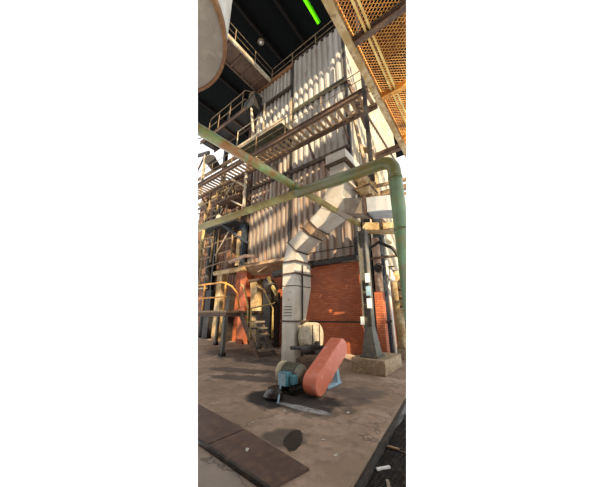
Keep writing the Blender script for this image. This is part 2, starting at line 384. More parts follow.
# middle landing on the left part
t = thing('landing', 'small olive landing with white brackets above the long brown walkway', 'landing', (-9.3, 8.4, 11.6))
B().box(-11.2, -7.3, 7.72, 8.9, 11.55, 11.62).done('deck', 'flash_green', t)
B().box(-11.2, -7.3, 7.66, 7.72, 11.5, 11.78).done('edge_beam', 'rail_white', t)
B().box(-7.3, -7.24, 7.7, 8.9, 11.5, 11.78).done('edge_beam', 'rail_white', t)
railing(t, [(-11.2, 7.75, 11.6), (-9.2, 7.75, 11.6)], 1.45, .03, 'rail_white', 2.0, False)
B().beam((-9.75, 7.9, 11.8), (-10.6, 8.2, 15.0), .12, .12).done('brace', 'rail_white', t)
B().beam((-9.6, 8.5, 11.6), (-9.6, 8.5, 15.0), .08, .08).done('brace', 'rail_white', t)
B().beam((-7.45, 8.7, 11.6), (-7.45, 8.7, 14.2), .1, .1).done('brace', 'rail_white', t)
B().tube([(-9.8, 7.8, 11.8), (-9.8, 7.8, 12.3)], .05, 6).done('post', 'rail_white', t)

# upper-left platform with railing, hopper
t = thing('platform', 'upper left platform with looping handrail below the dark roof', 'platform', (-13.2, 8.4, 15))
B().box(-16.5, -10.9, 7.95, 9.3, 14.95, 15.02).done('deck', 'steel_dark', t)
B().ibeam((-16.5, 7.93, 14.9), (-10.9, 7.93, 14.9), .1, .26, .02).done('edge_beam', 'steel', t)
B().ibeam((-16.5, 9.2, 14.9), (-10.9, 9.2, 14.9), .1, .26, .02).done('edge_beam', 'steel', t)
for x in (-15.9, -14.7, -13.5, -12.3): B().ibeam((x, 7.97, 14.86), (x, 9.2, 14.86), .08, .14, .02).done('joist', 'steel', t)
P = [(-19, 7.95, 16.9), (-16.6, 7.95, 16.2)] + elbow((-16.6,7.95,16.1), (-15.6,7.95,15.9), (-15.45,7.95,16.6), .3, 4) + [(-15.4, 7.95, 16.7)] + [(-11.5,7.95,16.9)] + elbow((-11.5,7.95,16.95), (-10.95,7.95,17.25), (-10.9,8.8,17.0), .3, 4) + [(-10.9, 9.0, 16.9)]
B().tube([(-15.4,7.95,15), (-15.4,7.95,16.3), (-15.3,7.95,16.55), (-15.1,7.95,16.62), (-11.4,7.95,16.65), (-11.1,7.95,16.7), (-10.9,8.3,16.75), (-10.9,9.0,16.7)], .035, 6).done('top_rail', 'rail', t)
B().tube([(-15.4,7.95,15.85), (-11.0,7.95,15.85), (-10.9,8.9,15.85)], .03, 6).done('mid_rail', 'rail', t)
B().tube([(-19,7.95,16.5), (-17,7.95,15.6), (-15.9,7.95,15.2), (-15.4,7.95,15.3)], .045, 6).done('stair_rail', 'rail', t)
for x in (-14.1, -12.7, -11.3): B().tube([(x,7.95,15), (x,7.95,16.64)], .035, 6).done('post', 'rail', t)
t = thing('hopper', 'grey round-topped hopper at the end of the upper left platform', 'hopper', (-10.7, 8.5, 15))
B().loft([[(-11.6,8.1,15.05),(-10.3,8.1,15.05),(-10.3,8.85,15.05),(-11.6,8.85,15.05)], [(-11.4,8.2,16.0),(-10.3,8.2,16.3),(-10.3,8.85,16.3),(-11.4,8.85,16.0)]]).done('body', 'steel_dark', t)
B().tube([(-10.95,8.3,16.15), (-10.9,8.3,16.5), (-10.6,8.35,16.55), (-10.5,8.4,16.2)], .1, 8).done('vent_bend', 'rail', t)

# roof-level catwalk: one leg along Y, then along the top of the casing
t = thing('catwalk', 'high brown catwalk with pale handrails turning the corner under the roof', 'catwalk', (-9.9, 7.5, 17.3))
B().box(-10.9, -9.62, 4.2, 9.0, 17.3, 17.38).done('deck', 'steel', t)
B().box(-9.62, -9.5, 4.2, 9.05, 17.2, 17.46).done('edge_beam', 'rail_white', t)
B().box(-11.0, -10.88, 4.2, 9.05, 17.2, 17.46).done('edge_beam', 'steel', t)
for y in (4.6, 5.5, 6.4, 7.3, 8.2): B().box(-10.88, -9.62, y, y+.1, 17.12, 17.3).done('joist', 'steel', t)
railing(t, [(-9.55, 4.2, 17.4), (-9.55, 9.0, 17.4), (-3.9, 9.0, 17.45)], 1.1, .028, 'rail', 1.9)

# overhead yellow walkway with expanded metal deck
t = thing('overhead_walkway', 'yellow overhead walkway with expanded metal deck above the right side', 'walkway', (-.6, 5, 7))
Z = 7.0
B().ibeam((-1.36, 2.2, Z-.02), (-1.36, 9.6, Z-.02), .15, .24, .025).done('edge_beam', 'lagging', t)
B().beam((-1.30, 2.2, Z+.12), (-1.30, 9.6, Z+.12), .05, .08).done('kick_plate', 'yellow', t)
B().beam((-1.02, 2.2, Z), (-1.02, 9.6, Z), .04, .07).done('bearer', 'bearer', t)
B().beam((-.93, 2.2, Z), (-.93, 9.6, Z), .04, .07).done('bearer', 'bearer', t)
for y, m in ((3.5, 'steel'), (5.15, 'yellow'), (7.1, 'yellow'), (8.8, 'yellow')):
    B().ibeam((-1.3, y, Z-.03), (1.2, y, Z-.03), .12, .18, .02).done('cross_beam', m, t)
b = B(); py = .075; nx = .11
y = 2.25; row = 0
while y < 9.5:
    x = -1.3; i = 0
    while x < .9:
        ya, yb = (y, y+py/2) if (i+row) % 2 == 0 else (y+py/2, y)
        # one slanted strand, leaning like expanded metal does
        p = [(x,ya,Z+.05),(x+nx/2,yb,Z+.05),(x+nx/2,yb+.012,Z+.05),(x,ya+.012,Z+.05)]
        q = [(a, c+.022, d+.03) for a, c, d in p]
        b.hull8(p+q); x += nx/2; i += 1
    y += py/2*1.0; row += 1
b.done('expanded_metal_deck', 'yellow', t)
B().box(-.92, 1.0, 3.62, 4.35, Z+.1, Z+.13).done('infill_plate', 'vessel_rim', t)
# lower flat beam seen beside the edge

# ================================================================== BIG PIPES
t = thing('pipe', 'large green and rust pipe slanting down from the upper left across the view', 'pipe', (-3.5, 6.5, 4.6))
B().tube([(-3.5, 1.2, 4.57), (-3.5, 4.3, 4.70)], .098, 20).done('pipe_run', 'pipe_green', t)
B().tube([(-3.5, 4.3, 4.70), (-3.5, 12.2, 5.06)], .098, 20).done('pipe_run', 'pipe_tan', t)
B().tube([(-3.5, 4.2, 4.696), (-3.5, 4.3, 4.70)], .108, 20).done('weld_collar', 'pipe_olive', t)
t = thing('pipe', 'olive pipe rising to the right, bending down as a thick sage green riser', 'pipe', (-1.1, 4.27, 0))
X0, Yp = -1.0, 4.27
B().tube([(-9.2, Yp, 4.58), (-3.4, Yp, 4.46)] , .105, 20).done('pipe_run', 'pipe_tan', t)
B().tube([(-3.4, Yp, 4.46)] + elbow((-2, Yp, 4.42), (X0, Yp, 4.40), (X0, Yp, 3), .26, 10) + [(X0, Yp, 4.0)], .125, 20).done('pipe_run', 'pipe_olive', t)
B().tube([(X0, Yp, -.42), (X0, Yp, 4.0)], .125, 24).done('riser', 'pipe_sage', t)
for z in (4.0, 2.95): B().tube([(X0, Yp, z-.015), (X0, Yp, z+.015)], .134, 24).done('weld_collar', 'pipe_olive', t)

# ================================================================== DUCTS
t = thing('duct', 'square galvanised duct rising from the floor and leaning up right beneath the pipes', 'duct', (-5.4, 6.7, 0))
def sec(x0, x1, y0, y1, z): return [(x0,y0,z),(x1,y0,z),(x1,y1,z),(x0,y1,z)]
B().loft([sec(-5.72,-5.18,6.4,7.05,0), sec(-5.72,-5.18,6.4,7.05,1.24)]).done('lower_section', 'duct', t, .012)
B().loft([sec(-5.72,-5.18,6.4,7.05,1.27), sec(-5.74,-5.18,6.4,7.38,2.42)]).done('taper_section', 'duct', t, .012)
B().loft([sec(-5.74,-5.18,6.4,7.38,2.85), sec(-5.74,-5.18,6.4,7.38,2.45)]).done('upper_section', 'duct', t, .012)
B().loft([sec(-5.74,-5.18,6.4,7.38,2.88), sec(-5.76,-5.16,6.4,7.3,3.3)]).done('top_section', 'duct', t, .012)
for z, y1 in ((1.25, 7.09), (2.86, 7.42), (3.3, 7.34)):
    B().box(-5.78, -5.1, 6.36, y1, z-.02, z+.03).done('flange', 'duct_edge', t)
B().tube([(-5.13, 6.78, .1), (-5.13, 6.78, 3.2)], .03, 8).done('conduit', 'steel_dark', t)
for z in (1.42, 1.52, 1.62, 1.72): B().box(-5.64, -5.3, 6.385, 6.4, z, z+.025).done('vent_slot', 'steel_dark', t)
for (x, z) in ((-5.4, 2.2), (-5.45, 1.95)): B().box(x, x+.03, 6.385, 6.4, z, z+.03).done('rivet', 'duct_edge', t)
# leaning part: front polygons in the XZ plane, extruded in Y
def slab(name, poly, m='duct', y0=6.4, y1=7.1): return B().prism(poly, 1, y0, y1).done(name, m, t, .01)
slab('elbow_section', [(-5.74,3.33),(-5.60,3.7),(-5.52,4.0),(-5.13,3.66),(-5.12,3.33)])
slab('leaning_section', [(-5.50,4.02),(-4.93,4.42),(-4.52,4.08),(-5.14,3.68)])
slab('leaning_section', [(-4.86,4.5),(-4.56,4.66),(-4.24,4.28),(-4.47,4.12)], 'steel_pale')
slab('leaning_section', [(-4.54,4.68),(-4.05,5.02),(-3.45,4.66),(-4.2,4.3)])
slab('junction_section', [(-4.05,5.04),(-3.85,5.3),(-3.25,5.3),(-3.0,4.75),(-3.42,4.66)])
for a, c in (((-5.52,4.02),(-5.12,3.66)), ((-4.9,4.47),(-4.48,4.09)), ((-4.55,4.68),(-4.2,4.28))):
    d = Vector((c[0]-a[0], 0, c[1]-a[1])).normalized()*.04
    B().beam(Vector((a[0],6.75,a[1]))-d, Vector((c[0],6.75,c[1]))+d, .76, .035, (.64,0,.76)).done('flange', 'duct_edge', t)
# vertical part with two hoods
B().loft([sec(-3.95,-3.25,6.4,7.1,5.3), sec(-3.72,-3.08,6.4,7.35,5.74)]).done('taper_section', 'duct', t, .01)
B().loft([sec(-3.66,-3.08,6.45,7.4,5.80), sec(-3.66,-3.08,6.45,7.4,6.5)]).done('upright_section', 'duct', t, .01)
B().loft([sec(-3.76,-2.98,6.34,7.5,5.72), sec(-3.76,-2.98,6.34,7.5,5.80)]).done('flange', 'duct', t)
B().loft([sec(-3.74,-2.96,6.32,7.52,6.56), sec(-3.74,-2.96,6.32,7.52,6.92), sec(-3.6,-3.08,6.42,7.4,7.0)]).done('hood', 'duct', t)
B().loft([sec(-3.78,-2.92,6.28,7.56,6.50), sec(-3.78,-2.92,6.28,7.56,6.55)]).done('flange', 'duct_edge', t)

# cross-over duct to the right, curving away
t2 = thing('duct', 'pale curved duct passing behind the sage green riser at the right edge', 'duct', (-2.2, 6.7, 4.4))
def sweep(path, w, h, name, m, tt, y_up=(0,0,1)):
    secs = []
    for i, p in enumerate(path):
        d = (Vector(path[min(i+1, len(path)-1)]) - Vector(path[max(i-1, 0)])).normalized(); a = d.cross(Vector((0,0,1))).normalized()*w/2; u = Vector((0,0,h/2)); p = Vector(p)
        secs.append([p-a-u, p+a-u, p+a+u, p-a+u])
    return B().loft(secs).done(name, m, tt)
sweep([(-3.1,6.7,4.86),(-2.42,6.6,4.62)], .62, .52, 'inlet_section', 'vessel', t2)
sweep([(-2.38+.25*i, 6.6+.02*i*i, 4.60-.03*i) for i in range(7)], .66, .46, 'curved_section', 'bluegrey', t2)
B().box(-2.44, -2.38, 6.24, 6.98, 4.32, 4.9).done('flange', 'duct_edge', t2)
t3 = thing('duct', 'yellowish lower duct stub under the pale curved duct', 'duct', (-2, 7.7, 4.2))
sweep([(-3.0,7.6,4.4),(-2.3,7.7,4.25),(-1.2,8.1,4.2)], .5, .26, 'duct_run', 'lagging', t3)
B().box(-2.36, -2.3, 7.38, 8.0, 4.15, 4.55).done('flange', 'duct_edge', t3)

# ================================================================== FAN, BELT GUARD, MOTOR
t = thing('belt_guard', 'leaning red belt guard with rounded ends beside the motor', 'guard', (-2.9, 4.7, 0))
def stadium(y0, z0, y1, z1, r, n=14):
    a = math.atan2(z1-z0, y1-y0); out = []
    for i in range(n+1): th = a+PI/2+PI*i/n; out.append((y0+r*math.cos(th), z0+r*math.sin(th)))
    for i in range(n+1): th = a-PI/2+PI*i/n; out.append((y1+r*math.cos(th), z1+r*math.sin(th)))
    return out
B().prism(stadium(4.22, .235, 5.12, .755, .212), 0, -3.03, -2.76).done('guard_body', 'red', t, .012)
B().prism(stadium(4.22, .235, 5.12, .755, .198), 0, -2.765, -2.745).done('side_plate', 'red', t, .008)
B().prism([(4.7,.01),(5.28,.01),(5.28,.05),(5.22,.10),(5.14,.48),(5.06,.48),(5.12,.06),(4.7,.06)], 0, -3.0, -2.9).done('support_bracket', 'ltblue', t)
t = thing('motor', 'grey green electric motor with a teal terminal box beside the red guard', 'motor', (-3.6, 4.4, 0))
ym, zm, rm = 4.30, .30, .205
b = B(); b.tube([(-3.68,ym,zm), (-3.3,ym,zm)], rm-.02, 28)
for i in range(28):
    a = 2*PI*i/28; c, s_ = math.cos(a), math.sin(a)
    b.beam((-3.66, ym+c*(rm-.01), zm+s_*(rm-.01)), (-3.34, ym+c*(rm-.01), zm+s_*(rm-.01)), .03, .008, (0, -s_, c))
b.done('stator_housing', 'motor', t)
B().tube([(-3.85,ym,zm), (-3.81,ym,zm), (-3.69,ym,zm)], [.17,.215,.222], 28).done('fan_cowl', 'motor_cream', t)
B().tube([(-3.31,ym,zm), (-3.27,ym,zm), (-3.19,ym,zm)], [.2,.19,.1], 28).done('end_bell', 'motor', t)
B().tube([(-3.2,ym,zm), (-3.06,ym,zm)], .035, 12).done('shaft', 'steel_dark', t)
tb = B().box(-3.58, -3.36, 3.92, 4.12, .14, .38).done('terminal_box', 'teal', t, .02)
B().box(-3.56, -3.38, 3.905, 3.92, .16, .36).done('box_lid', 'ltblue', tb)
B().box(-3.33, -3.24, 3.98, 4.14, .18, .34).done('junction_lug', 'teal', t, .015)
for x in (-3.64, -3.36): B().box(x-.04, x+.04, ym-.24, ym+.24, .04, .13).done('foot', 'steel_dark', t)
B().box(-3.9, -3.2, 3.98, 4.62, .0, .045).done('base_frame', 'oil', t)
tag(B().tube([(-3.5,3.93,.16), (-3.42,3.8,.10), (-3.3,3.66,.12), (-3.22,3.56,.06), (-3.17,3.48,.02)], .018, 8).done('cable', 'ltblue'), 'pale blue cable trailing from the motor box into the oily patch', 'cable')

t = thing('fan_casing', 'cream rounded fan casing behind the foot of the square duct', 'fan', (-4.9, 6.9, 0))
pts = [(6.96+ (.50+.05*math.sin(a))*math.cos(a), .72+.50*math.sin(a)) for a in [2*PI*i/28 for i in range(28)]]
sc = B().prism(pts, 0, -5.06, -4.72).done('scroll', 'fan', t, .015)
for y in (6.78, 7.18): B().box(-4.72, -4.70, y-.02, y+.02, .32, 1.14).done('casing_rib', 'duct_edge', sc)
B().tube([(-4.72,6.98,.55), (-4.62,6.98,.55)], .09, 18).done('hub', 'steel_dark', sc)
B().box(-5.06, -4.72, 6.7, 7.2, 0, .22).done('foot', 'fan', t)
t = thing('bearing_block', 'dark shaft bearing on a rusty box pedestal behind the red guard', 'bearing', (-3.6, 5.4, 0))
B().box(-4.15, -3.45, 5.2, 5.9, 0, .42).done('pedestal', 'steel', t, .02)
B().tube([(-4.5,5.14+.3,.6), (-3.07,5.14,.75)], .05, 14).done('shaft', 'steel_dark', t)
B().tube([(-3.95,5.3,.62), (-3.5,5.24,.66)], .12, 16).done('bearing_housing', 'steel_dark', t)

# ================================================================== PEDESTAL, COLUMNS AT RIGHT
t = thing('pedestal', 'low tan concrete pedestal under the grey green column', 'pedestal', (-2.75, 7.2, 0))
B().box(-3.22, -2.3, 6.46, 7.9, 0, .36).done('pedestal_block', 'pier_concrete', t, .02)
t = thing('column', 'grey green steel column with flared foot on the concrete pedestal', 'column', (-2.8, 6.85, .36))
B().hull8([(-3.0,6.65,.36),(-2.56,6.65,.36),(-2.56,7.1,.36),(-3.0,7.1,.36), (-2.88,6.74,1.15),(-2.68,6.74,1.15),(-2.68,7.0,1.15),(-2.88,7.0,1.15)]).done('flared_foot', 'col_green', t)
B().box(-3.04, -2.52, 6.6, 7.14, .36, .41).done('base_plate', 'col_green', t)
cs = B().ibeam((-2.80,6.87,1.1), (-2.80,6.87,4.05), .22, .26, .03, (1,0,0)).done('shaft', 'col_green', t)
for z, m in ((2.38, 'white'), (2.0, 'ltblue'), (1.65, 'white')):
    B().box(-2.75, -2.62, 6.70, 6.735, z, z+.27).done('notice_plate', m, cs)
B().box(-2.97, -2.89, 6.68, 6.76, 1.2, 1.42).done('switch_box', 'white', t)
tag(B().tube([(-2.83,8.1,2.2), (-2.83,8.1,4.1)], .13, 16).done('pipe', 'pinkish'), 'pinkish lagged vertical pipe just right of the grey green column', 'pipe')
tag(B().box(-2.99, -2.73, 7.97, 8.23, 0, 2.2).done('brick_pier', 'brick'), 'narrow red brick pier carrying the pinkish pipe beside the grey green column', 'pier')
tag(B().ibeam((-2.9, 8.7, 0), (-2.9, 8.7, 5.2), .32, .3, .03).done('column', 'steel_blue'), 'dark blue grey column right of the brick pier', 'column')
tag(B().ibeam((-3.25, 8.35, 0), (-3.25, 8.35, 5.2), .3, .2, .03).done('column', 'steel_dark'), 'black steel column behind the pinkish pipe', 'column')
tag(B().tube([(-2.55,8.2,0), (-2.55,8.2,4.1)], .045, 10).done('pipe', 'vessel_side'), 'thin pale pipe running down in front of the dark blue grey column', 'pipe')
# valve cluster
t = thing('valve', 'dark handwheel valve on the pinkish lagged pipe', 'valve', (-2.7, 7.8, 2.95))
vb = B().tube([(-2.75,7.98,2.95), (-2.68,7.7,2.95)], .12, 12).done('body', 'steel_dark', t)
b = B(); R_ = .14
b.tube([(-2.66+R_*math.cos(a), 7.66, 2.95+R_*math.sin(a)) for a in [2*PI*i/16 for i in range(17)]], .02, 6, False); b.done('handwheel', 'steel_dark', vb)
t = thing('valve', 'pale bonneted valve beside the thin pale pipe at right', 'valve', (-2.3, 7.8, 2.6))
vb = B().tube([(-2.3,7.8,2.5), (-2.3,7.8,2.62), (-2.3,7.8,2.66), (-2.3,7.8,2.95)], [.1,.1,.05,.05], 12).done('body', 'vessel_side', t)
B().tube([(-2.42,7.8,2.97), (-2.18,7.8,2.97)], .02, 6).done('handle', 'steel_dark', vb)
B().tube([(-2.3,7.85,2.6), (-2.53,8.18,2.6)], .04, 8).done('branch', 'vessel_side', t)
# pipes and machines far right, outdoors
t = thing('pump_set', 'cream pump and pipework in bright light at the far right edge', 'pump', (-2.2, 9.4, 0))
B().tube([(-2.62,9.7,.3), (-2.62,9.7,2.9), (-2.62,9.7,3.1)], [.3,.3,.15], 18).done('tank', 'lagging', t)
B().tube([(-2.3,9.3,.3), (-2.3,9.3,2.9)], .1, 12).done('pipe_run', 'lagging', t)
for z in (1.75, 2.05, 2.35): B().tube([(-2.5,9.1,z), (-2.2,9.1,z)], .055, 8).done('nozzle', 'steel', t)
B().box(-2.98, -2.15, 9.15, 10.05, 0, .3).done('base', 'pier_concrete', t)
tag(B().tube([(-2.95,7.5,3.55), (-2.5,7.45,3.75), (-2.1,7.5,3.5), (-1.9,7.6,3.1), (-1.95,7.8,2.7)], .055, 8).done('pipe', 'steel_dark'), 'dark looping pipe behind the sage green riser', 'pipe')
tag(B().tube([(-4.0,7.7,3.3), (-1.4,7.8,3.3)], .045, 8).done('pipe', 'steel'), 'thin brown level pipe high between the columns at right', 'pipe')
# stacked rusty hoods right of upright duct
for i, (x, y, z) in enumerate(((-2.75,7.3,6.05), (-2.68,7.2,5.6), (-2.6,7.1,5.15))):
    tt = thing('vent_cowl', ['topmost of three small rusty cowls right of the hooded duct', 'middle of three small rusty cowls right of the hooded duct', 'lowest of three small rusty cowls right of the hooded duct'][i], 'cowl', (x, y, z), 'rusty cowls beside the hooded duct')
    B().loft([sec(x-.2,x+.12,y-.1,y+.4,z-.22), sec(x-.2,x+.12,y-.1,y+.4,z-.05), sec(x-.32,x+.2,y-.2,y+.5,z+.04)]).done('cowl_body', 'lagging', tt)
    B().box(x-.36, x+.24, y-.24, y+.54, z+.04, z+.10).done('rim', 'steel', tt)
tag(B().beam((-2.4,7.7,5.35), (-1.2,7.8,5.3), .12, .16).done('pipe_support', 'steel_pale'), 'bleached horizontal steel beam above the pale curved duct', 'beam')
tag(B().beam((-2.4,7.4,5.75), (-1.2,7.5,5.7), .1, .1).done('pipe_support', 'steel_pale'), 'upper thin horizontal steel beam beside the rusty cowls', 'beam')
tag(B().beam((-3.8,8.95,13.1), (-2.46,7.25,8.2), .14, .14).done('brace', 'steel'), 'brown diagonal bar standing in for a shadow over the pale side sheets', 'brace')  # bar added in place of the dark shadow on the side wall
tag(B().tube([(-3.5,8.6,6.0), (-3.5,8.6,7.2), (-3.9,8.82,7.9)], .09, 8).done('pipe', 'steel_dark'), 'short dark stub pipe right of the hooded duct', 'pipe')

tag(B().beam((-3.85,9.4,11.5), (-2.9,8.3,6.2), .12, .12).done('brace', 'steel_pale'), 'bleached lower brace beside the hooded duct', 'brace')
tag(B().tube([(-3.8,10,9.6), (-3.3,10,9.2), (-3.2,10,6.0)], .16, 12).done('pipe', 'lagging'), 'cream downpipe on the pale side sheets', 'pipe')
tag(B().beam((-3.8,12,10.3), (-2.2,12,10.3), .25, .3).done('beam', 'steel'), 'brown beam stub projecting from the pale side sheets', 'beam')
tag(B().beam((-3.8,11.2,7.4), (-2.0,11.2,7.4), .2, .25).done('beam', 'steel_pale'), 'lower bleached beam stub projecting from the pale side sheets', 'beam')
tag(B().tube([(-2.7,11.2,7.3), (-2.7,11.2,4.2)], .12, 10).done('pipe', 'steel_dark'), 'dark drop pipe hanging from the lower beam stub', 'pipe')
# horizontal service pipes on the wall
tag(B().tube([(-6.6,8.75,1.18), (-2.9,8.6,1.22), (-2.4,7.6,1.28)], .035, 8).done('pipe', 'steel_dark'), 'thin dark pipe crossing the red brick wall at waist height', 'pipe')
tag(B().tube([(-7.2,8.7,4.2), (-3.9,8.7,4.15)], .022, 8).done('conduit', 'steel_dark'), 'thin dark conduit across the lower corrugated sheets', 'conduit')
tag(B().tube([(-7.9,8.2,3.3), (-7.3,8.25,3.35), (-6.5,8.4,3.5), (-5.9,8.5,3.6)], .17, 14).done('pipe', 'steel_dark'), 'short fat black pipe tucked behind the square duct top', 'pipe')
tag(B().tube([(-19,8.1,4.5), (-14.5,8.1,4.25), (-12.2,8.15,4.45), (-10.2,8.6,4.6)], .035, 8).done('cable', 'rail'), 'sagging pale cable strung across the left side above the deck', 'cable')
tag(B().tube([(-11,8.7,4.3), (-7.6,8.75,4.05)], .025, 6).done('conduit', 'steel_pale'), 'pale conduit under the left corrugated sheets', 'conduit')

# ================================================================== LEFT DECK AND STAIR
t = thing('deck', 'raised steel deck with yellow handrails at the left', 'deck', (-9.5, 6.5, 0))
B().box(-12.5, -7.98, 5.72, 7.7, 1.55, 1.62).done('deck_plate', 'steel_pale', t)
B().ibeam((-12.5, 5.74, 1.47), (-7.98, 5.74, 1.47), .1, .15, .015).done('edge_beam', 'steel', t)
B().ibeam((-8.03, 5.8, 1.47), (-8.03, 7.7, 1.47), .1, .15, .015).done('edge_beam', 'steel', t)
for x, y in ((-7.98-.12, 5.8), (-11.2, 5.8), (-8.1, 7.6), (-11.2, 7.6)):
    lg = B().beam((x, y, 0), (x, y, 1.42), .13, .13).done('leg', 'col_green', t)
    if lg: B().beam((x, y, 0.0), (x, y, .12), .2, .2).done('leg_foot', 'steel_dark', lg)
B().tube([(-12.5,5.76,2.72), (-8.5,5.76,2.72)] + [(-8.25,5.78,2.68), (-8.05,5.95,2.55), (-8.0,6.2,2.3), (-8.0,6.35,1.7)], .035, 8).done('top_rail', 'yellow', t)
B().tube([(-12.5,5.76,2.14), (-8.1,5.76,2.14)], .03, 8).done('mid_rail', 'yellow', t)
for x in (-8.2, -9.7, -11.2): B().tube([(x,5.76,1.6), (x,5.76,2.72)], .035, 8).done('post', 'yellow', t)
t = thing('stair', 'steep steel stair with olive handrails leading down from the left deck', 'stair', (-7.3, 7, 0))
for y in (6.36, 7.2):
    B().prism([(-8.0,1.62),(-7.82,1.62),(-6.72,.04),(-6.72,0),(-6.95,0),(-8.0,1.42)], 1, y, y+.035).done('stringer', 'steel', t)
for i in range(6):
    f = (i+.6)/6.4; x = -7.9+1.12*f; z = 1.55*(1-f)
    B().box(x-.06, x+.24, 6.395, 7.2, z, z+.06).done('tread', 'vessel' if i % 2 else 'col_green', t)
B().tube([(-8.0,6.34,2.66), (-7.85,6.34,2.6), (-7.62,6.34,2.2), (-7.45,6.34,1.75), (-7.42,6.34,1.1)], .03, 8).done('handrail', 'yellow2', t)
for x, y in ((-7.25, 6.34), (-7.0, 7.26)): B().tube([(x,y,.55), (x,y,1.72)], .028, 8).done('post', 'yellow2', t)
B().tube([(-7.25,6.34,1.7), (-7.0,7.26,1.9), (-6.9,7.26,1.95)], .028, 8).done('cross_rail', 'yellow2', t)
B().tube([(-8.0,7.26,2.66), (-7.6,7.26,2.5), (-7.0,7.26,1.7), (-6.95,7.26,.6)], .028, 8).done('handrail', 'yellow2', t)

# ================================================================== LEFT SERVICES
# pipe rack at far left
t = thing('pipe_rack', 'tall cluttered rack of posts and rungs at the left edge', 'rack', (-13.8, 8, 0))
for x, y, z0, z1, r in ((-14.2,8.0,1.6,9.6,.07), (-13.9,7.6,1.6,8.4,.06), (-14.7,8.1,2.2,9.4,.09), (-13.5,8.2,4.6,9.8,.06)):
    B().tube([(x,y,z0), (x+.15,y,z1)], r, 8).done('post', 'rail', t)
for z in (3.0, 3.7, 4.9, 5.6, 6.2, 6.9, 7.7, 8.3, 8.9): B().tube([(-15.4,8.0,z+.05), (-13.2,8.0,z-.03)], .05, 6).done('rung', 'rail_white' if int(z*10) % 3 == 0 else 'rail', t)
tag(B().beam((-12.1,6.4,1.6), (-13.9,7.8,7.0), .1, .1).done('brace', 'yellow2'), 'pale yellow raking strut at the left edge above the deck', 'brace')
for i, (x, y, z0, z1, r, m, l) in enumerate(((-13.0,9.2,4.8,9.9,.16,'steel','rusty vertical pipe between the rack and the brown vessel'), (-12.6,9.4,5.6,9.9,.11,'rail','slim tan vertical pipe left of the corrugated casing'), (-15.6,9.4,0,9.5,.2,'steel_dark','dark vertical pipe behind the rack at the left edge'))):
    tag(B().tube([(x,y,z0), (x,y,z1)], r, 12).done('pipe', m), l, 'pipe')
t = thing('vessel', 'brown upright vessel under the dark left shelf', 'vessel', (-12.2, 9.2, 3.9))
B().tube([(-12.6,9.4,3.9), (-12.6,9.4,4.1), (-12.6,9.4,6.5), (-12.6,9.4,6.8)], [.3,.62,.62,.3], 22).done('shell', 'brown_vessel', t)
for z in (4.3, 5.4, 6.35): B().tube([(-12.6,9.4,z), (-12.6,9.4,z+.06)], .65, 22).done('band', 'steel', t)
tag(B().box(-11.4, -11.15, 8.5, 8.75, 4.2, 6.3).done('column', 'lagging'), 'cream lagged post in front of the brown vessel', 'column')
t = thing('shelf', 'dark steel shelf with a diagonal strut left of the corrugated casing', 'shelf', (-12, 8.4, 6.7))
B().box(-14.5, -10.9, 7.9, 9.0, 6.75, 6.9).done('deck', 'steel_dark', t)
B().beam((-12.2,8.0,6.75), (-10.7,8.8,5.5), .14, .14).done('strut', 'steel_blue', t)
B().box(-11.4, -10.95, 8.6, 9.0, 4.2, 6.8).done('back_panel', 'steel_blue', t)
t = thing('balcony', 'small balcony with white handrail and struts beside the casing', 'balcony', (-11.5, 8.4, 8.4))
B().box(-13.0, -10.9, 7.8, 8.9, 8.35, 8.45).done('deck', 'steel', t)
railing(t, [(-13.0, 7.8, 8.4), (-10.95, 7.8, 8.4)], .9, .03, 'rail', 1.0, False)
B().beam((-10.6,8.2,7.6), (-10.6,8.2,9.9), .12, .12).done('strut', 'rail_white', t)
B().beam((-11.9,8.1,9.9), (-10.5,8.2,8.9), .12, .12).done('strut', 'rail_white', t)
B().beam((-12.2,8.1,8.6), (-10.7,8.2,7.7), .1, .1).done('strut', 'rail_white', t)
t = thing('pipe_scaffold', 'tangle of tan scaffold pipes and rungs beside the brown vessel', 'scaffold', (-12.6, 8.3, 4.5))
for x, z0, z1 in ((-13.1,4.6,9.9), (-12.5,6.95,9.9), (-12.0,8.5,10.0), (-11.6,4.3,6.6)): B().tube([(x,8.35,z0), (x-.05,8.35,z1)], .06, 8).done('standard', 'rail', t)
for x0, x1, z in ((-14.4,-11.2,9.35), (-13.8,-11.3,7.75), (-13.3,-11.6,7.2), (-14.0,-11.2,5.9), (-13.4,-11.5,5.1)): B().tube([(x0,8.42,z), (x1,8.42,z+.1)], .05, 6).done('ledger', 'steel_pale', t)
for a, c in (((-14.2,8.3,6.2),(-12.9,8.3,8.2)), ((-12.9,8.3,8.9),(-11.8,8.3,9.9)), ((-13.2,8.3,5.0),(-12.0,8.3,6.4))): B().tube([a, c], .045, 6).done('raker', 'rail_white', t)
B().box(-13.6, -12.3, 8.2, 8.8, 9.45, 9.5).done('board', 'lagging', t)
B().tube([(-12.9,8.1,7.2), (-12.9,8.1,7.5), (-12.9,8.1,7.7)], [.16,.2,.1], 12).done('valve_body', 'rail_white', t)
